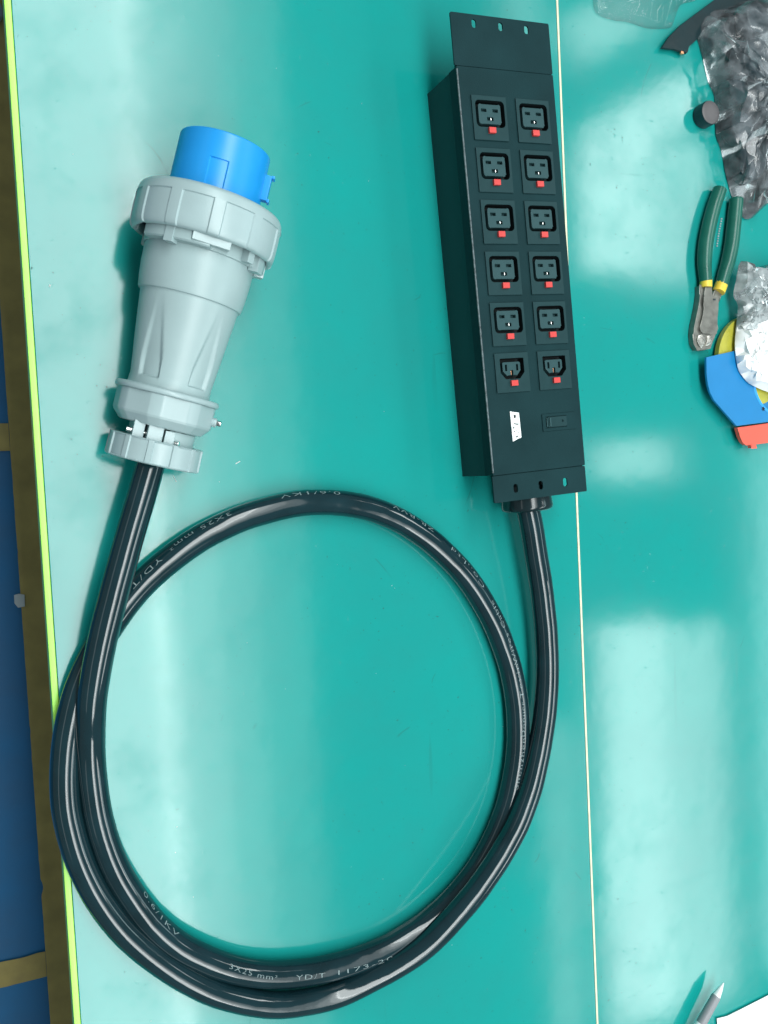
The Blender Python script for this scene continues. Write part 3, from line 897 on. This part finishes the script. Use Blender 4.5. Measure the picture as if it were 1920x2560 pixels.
# ------------------------------------------------------------------ crumpled plastic
def crumple(x, y, s, seed):
    """ridged folds: sharp crests with flat facets between"""
    q = Vector((x * s, y * s * 0.8, seed))
    w_ = Vector((noise.noise(q * 0.7 + Vector((3, 1, 7))), noise.noise(q * 0.7 + Vector((9, 4, 2))), 0)) * 0.7
    a = 1 - 2.4 * abs(noise.noise(q + w_))
    b_ = 1 - 2.4 * abs(noise.noise(q * 2.1 + w_ + Vector((5, 5, 5))))
    return 0.75 * a + 0.30 * b_ + 0.4 * noise.noise(q * 0.5)

def sack(name, outline, hmax, m, label, cat, scale=45, amp=0.006, seed=0, zlow=0.0012, nr=44, expo=0.5, base=0.0, facet=0):
    """closed bag: a creased upper sheet over a flat lower sheet, same outline"""
    P = poly_smooth(outline, 10 if not facet else facet)
    if facet:
        nr = 11
    rr = random.Random(seed)
    cx = sum(p[0] for p in P) / len(P)
    cy = sum(p[1] for p in P) / len(P)
    n = len(P)
    V = []
    for j in range(nr):
        rho = 1 - j / nr
        for x, y in P:
            jx = 0.0016 * noise.noise((x * 90, y * 90, seed + 7)) * (1 if j else 0.6)
            X = cx + (x - cx) * rho + jx
            Y = cy + (y - cy) * rho + jx * 0.7
            if facet and j:
                X += rr.uniform(-.0032, .0032)
                Y += rr.uniform(-.0032, .0032)
            e = (1 - rho ** 2.2)
            z = base + zlow + hmax * e ** expo + amp * crumple(X, Y, scale, seed) * min(1, e * 3 + 0.10)
            if facet and j:
                z += rr.uniform(-1, 1) * amp * 0.35
            V.append((X, Y, max(z, base + zlow)))
    V.append((cx, cy, base + zlow + hmax + amp * crumple(cx, cy, scale, seed)))
    F = []
    for j in range(nr - 1):
        for i in range(n):
            k = (i + 1) % n
            q = (j * n + i, j * n + k, (j + 1) * n + k, (j + 1) * n + i)
            if facet and rr.random() < .5:
                F += [(q[0], q[1], q[2]), (q[0], q[2], q[3])]
            elif facet:
                F += [(q[0], q[1], q[3]), (q[1], q[2], q[3])]
            else:
                F.append(q)
    for i in range(n):
        F.append(((nr - 1) * n + i, (nr - 1) * n + (i + 1) % n, nr * n))
    b0 = len(V)
    for x, y in P:
        V.append((cx + (x - cx) * 0.992, cy + (y - cy) * 0.992, base + 0.0006))
    F.append(tuple(b0 + i for i in range(n))[::-1])
    for i in range(n):
        F.append((b0 + i, b0 + (i + 1) % n, (i + 1) % n, i))
    e = empty(name, (cx, cy, 0), 0, label, cat)
    o = obj('sheet', [(x - cx, y - cy, z) for x, y, z in V], F, m, e, smooth=True)
    if facet:
        o.data.set_sharp_from_angle(angle=radians(38))
    return e

BAG = [(0.632, 0.4067), (0.6387, 0.3827), (0.6455, 0.3578), (0.6529, 0.3446), (0.653, 0.3091), (0.6588, 0.2954), (0.6656, 0.2674), (0.6714, 0.251), (0.6821, 0.2325), (0.697, 0.2323), (0.716, 0.2509), (0.7582, 0.2655), (0.7963, 0.3322), (0.7996, 0.4209), (0.7481, 0.4572), (0.7139, 0.4466), (0.6806, 0.4363), (0.6507, 0.4255)]
bag = sack('plastic_bag', BAG, 0.030, M['bag'], 'crumpled clear plastic bag holding black caps, beside the green cutters', 'plastic bag', 23, 0.0090, 3, facet=3)

def cap(x, y, z, r, h, tilt, rz, label, mtop='rubber'):
    e = empty('rubber_cap', (x, y, z), 0, label, 'cap', 'black caps in and by the clear bag')
    e.rotation_euler = (tilt, 0, rz)
    lathe('cap_body', [(0, r * 0.9), (h * .1, r), (h * .85, r), (h * .95, r * .95)], M['rubber'], e, 48)
    lathe('cap_top', [(h * .94, r * .96), (h, r * .88), (h * 1.05, r * .6), (h * 1.07, r * .2)], M[mtop], e, 48, auto=60)
    return e
cap(0.6365, 0.3235, 0.0, 0.0112, 0.013, 0, 0, 'round black cap with a brownish grey top poking out left of the clear bag', 'rubber_top')
cap(0.6900, 0.3790, 0.0, 0.0200, 0.020, 0.12, 0.5, 'large dark cap inside the clear bag, level with the ragged black sleeve end')
cap(0.6700, 0.3480, 0.0, 0.0130, 0.015, 0.05, 1.5, 'dark cap inside the clear bag just right of the loose cap')
cap(0.7020, 0.3370, 0.0, 0.0190, 0.020, 0.2, 2.5, 'big dark cap in the middle of the clear bag at the photo edge')
cap(0.6740, 0.3130, 0.0, 0.0140, 0.016, 0.1, 3.7, 'dark cap at the left side of the clear bag, below the loose cap')
cap(0.6850, 0.2800, 0.0, 0.0165, 0.016, 0.1, 4.5, 'dark cap at the lower end of the clear bag above the cutters')
cap(0.7100, 0.2980, 0.0, 0.0150, 0.016, 0.15, 0.9, 'dark cap in the lower right of the clear bag')
cap(0.6980, 0.4180, 0.0, 0.0160, 0.016, 0.1, 3.0, 'dark cap in the top of the clear bag near the black sleeve')

# black flat sleeve under the bag
st = empty('black_sleeve', (0.64, 0.41, 0), 0, 'flat black plastic sleeve with a ragged end beside the clear bag', 'sleeve')
SP = [(0.5851, 0.3786), (0.5946, 0.3903), (0.6086, 0.4027), (0.6514, 0.4328), (0.6957, 0.458), (0.7636, 0.4699), (0.7212, 0.4372), (0.662, 0.4216), (0.6378, 0.4049), (0.6295, 0.3932), (0.6184, 0.3846), (0.6167, 0.3792), (0.6150, 0.3778), (0.6100, 0.3795), (0.6068, 0.3786), (0.6000, 0.3795), (0.5930, 0.3788)]
plate('sleeve_film', [(x - 0.64, y - 0.41) for x, y in SP], [], 0.0040, 0.0062, M['strap'], st, bev=0.0006)
box('copper_end', 0.6085 - 0.64, 0.6125 - 0.64, 0.3768 - 0.41, 0.3800 - 0.41, 0.0030, 0.0058, M['copper'], st, bev=0.0008)

# clear film lying at the far edge
FP = [(0.5131, 0.4172), (0.5139, 0.4043), (0.5205, 0.3993), (0.5358, 0.3979), (0.5514, 0.3987), (0.5745, 0.3967), (0.5983, 0.4004), (0.6046, 0.4065), (0.6144, 0.4241), (0.6374, 0.4345), (0.6649, 0.4631), (0.634, 0.494), (0.5447, 0.4781), (0.515, 0.450)]
sack('plastic_film', FP, 0.006, M['film'], 'thin clear plastic film on the bench at the top edge of the photo', 'plastic film', 26, 0.004, 11, expo=0.6)

# milky bag with white foam on the tape dispenser
WB = [(0.668, 0.1855), (0.6612, 0.1672), (0.657, 0.152), (0.6627, 0.1428), (0.6600, 0.1258), (0.6600, 0.1150), (0.680, 0.1120), (0.7226, 0.1150), (0.7471, 0.1379), (0.7274, 0.1856), (0.6848, 0.1796)]
sack('plastic_bag', WB, 0.012, M['milky'], 'milky clear plastic bag right of the cutters, above the white foam', 'plastic bag', 34, 0.0055, 21, base=0.012, facet=3)
WF = [(0.6610, 0.1258), (0.6562, 0.1069), (0.6575, 0.0899), (0.6626, 0.0767), (0.6802, 0.0644), (0.7226, 0.0571), (0.7471, 0.0900), (0.7450, 0.1279), (0.7000, 0.1380), (0.6700, 0.1350)]
sack('foam_wrap', WF, 0.011, M['tissue'], 'bright white crumpled foam wrap on top of the blue tape dispenser', 'foam wrap', 30, 0.0060, 31, base=0.0126, facet=4)

# ------------------------------------------------------------------ pen and paper
pe = empty('pen', (0.6180, -0.5187, 0.012), 0, 'grey pen with a white tip at the bottom right corner', 'pen')
d = (Vector((0.5709, -0.5716, 0.010)) - Vector((0.6180, -0.5187, 0.012)))
pe.rotation_euler = d.to_track_quat('Z', 'Y').to_euler()
lathe('tip', [(0, 0.0003), (0.002, 0.0010), (0.008, 0.0027), (0.0145, 0.0040)], M['pen_white'], pe, 32)
lathe('grip', [(0.0145, 0.0041), (0.016, 0.0044), (0.030, 0.0046), (0.0445, 0.0048)], M['pen_grey'], pe, 32)
lathe('barrel', [(0.0446, 0.0049), (0.060, 0.0052), (0.130, 0.0052), (0.134, 0.0045)], M['pen_white'], pe, 32)
PP = [(0.6175, -0.5658), (0.6172, -0.5607), (0.6308, -0.5622), (0.6495, -0.5607), (0.6853, -0.5575), (0.7905, -0.5484), (0.8165, -0.6904), (0.6125, -0.6217)]
pp = plate('paper_sheet', PP, [], 0.0015, 0.0022, M['paper'])
tag(pp, 'bright white paper sheet in the bottom right corner', 'paper')

# ------------------------------------------------------------------ small bits
sc = plate('tape_scrap', [(0.0062, -0.1559), (0.0130, -0.1545), (0.0205, -0.1568), (0.0199, -0.1742), (0.0105, -0.1750), (0.0060, -0.1680)], [], -0.7462, -0.7448, M['scrap'])
tag(sc, 'small pale scrap of tape stuck on the floor line', 'scrap')
gf = empty('furniture_foot', (0.026, 0.69, -0.7465), 0, 'pale grey rounded foot on the floor in the top left corner', 'furniture foot')
lathe('foot_disc', [(0, 0.018), (0.004, 0.020), (0.012, 0.019), (0.018, 0.012), (0.030, 0.010)], M['stool'], gf, 40)
V, F = [], []
def crumb(x, y, L, wd, a):
    b = len(V)
    ca, sa = cos(a), sin(a)
    for (u, v, z) in ((-L, -wd, 0.0002), (L, -wd * .6, 0.0002), (L * .8, wd, 0.0002), (-L * .7, wd * .8, 0.0002), (-L * .5, -wd * .3, 0.0002 + wd), (L * .5, wd * .2, 0.0002 + wd)):
        V.append((x + ca * u - sa * v, y + sa * u + ca * v, z))
    for f in ((0, 1, 5, 4), (1, 2, 5), (2, 3, 4, 5), (3, 0, 4), (3, 2, 1, 0)):
        F.append(tuple(b + i for i in f))
for x, y, L, wd in ((0.0395, 0.140, .0010, .0007), (0.165, 0.012, .0022, .0004), (0.1170, 0.0020, .0028, .0003), (0.196, 0.215, .0026, .0003)):
    crumb(x, y, L, wd, rnd.uniform(0, 3))
for i in range(34):
    x, y = rnd.uniform(0.05, 0.46), rnd.uniform(-0.45, 0.33)
    crumb(x, y, rnd.uniform(.0002, .0005), rnd.uniform(.0001, .00022), rnd.uniform(0, 3))
tag(obj('crumbs', V, F, M['crumb']), 'tiny pale crumbs scattered over the teal bench', 'crumbs', kind='stuff')
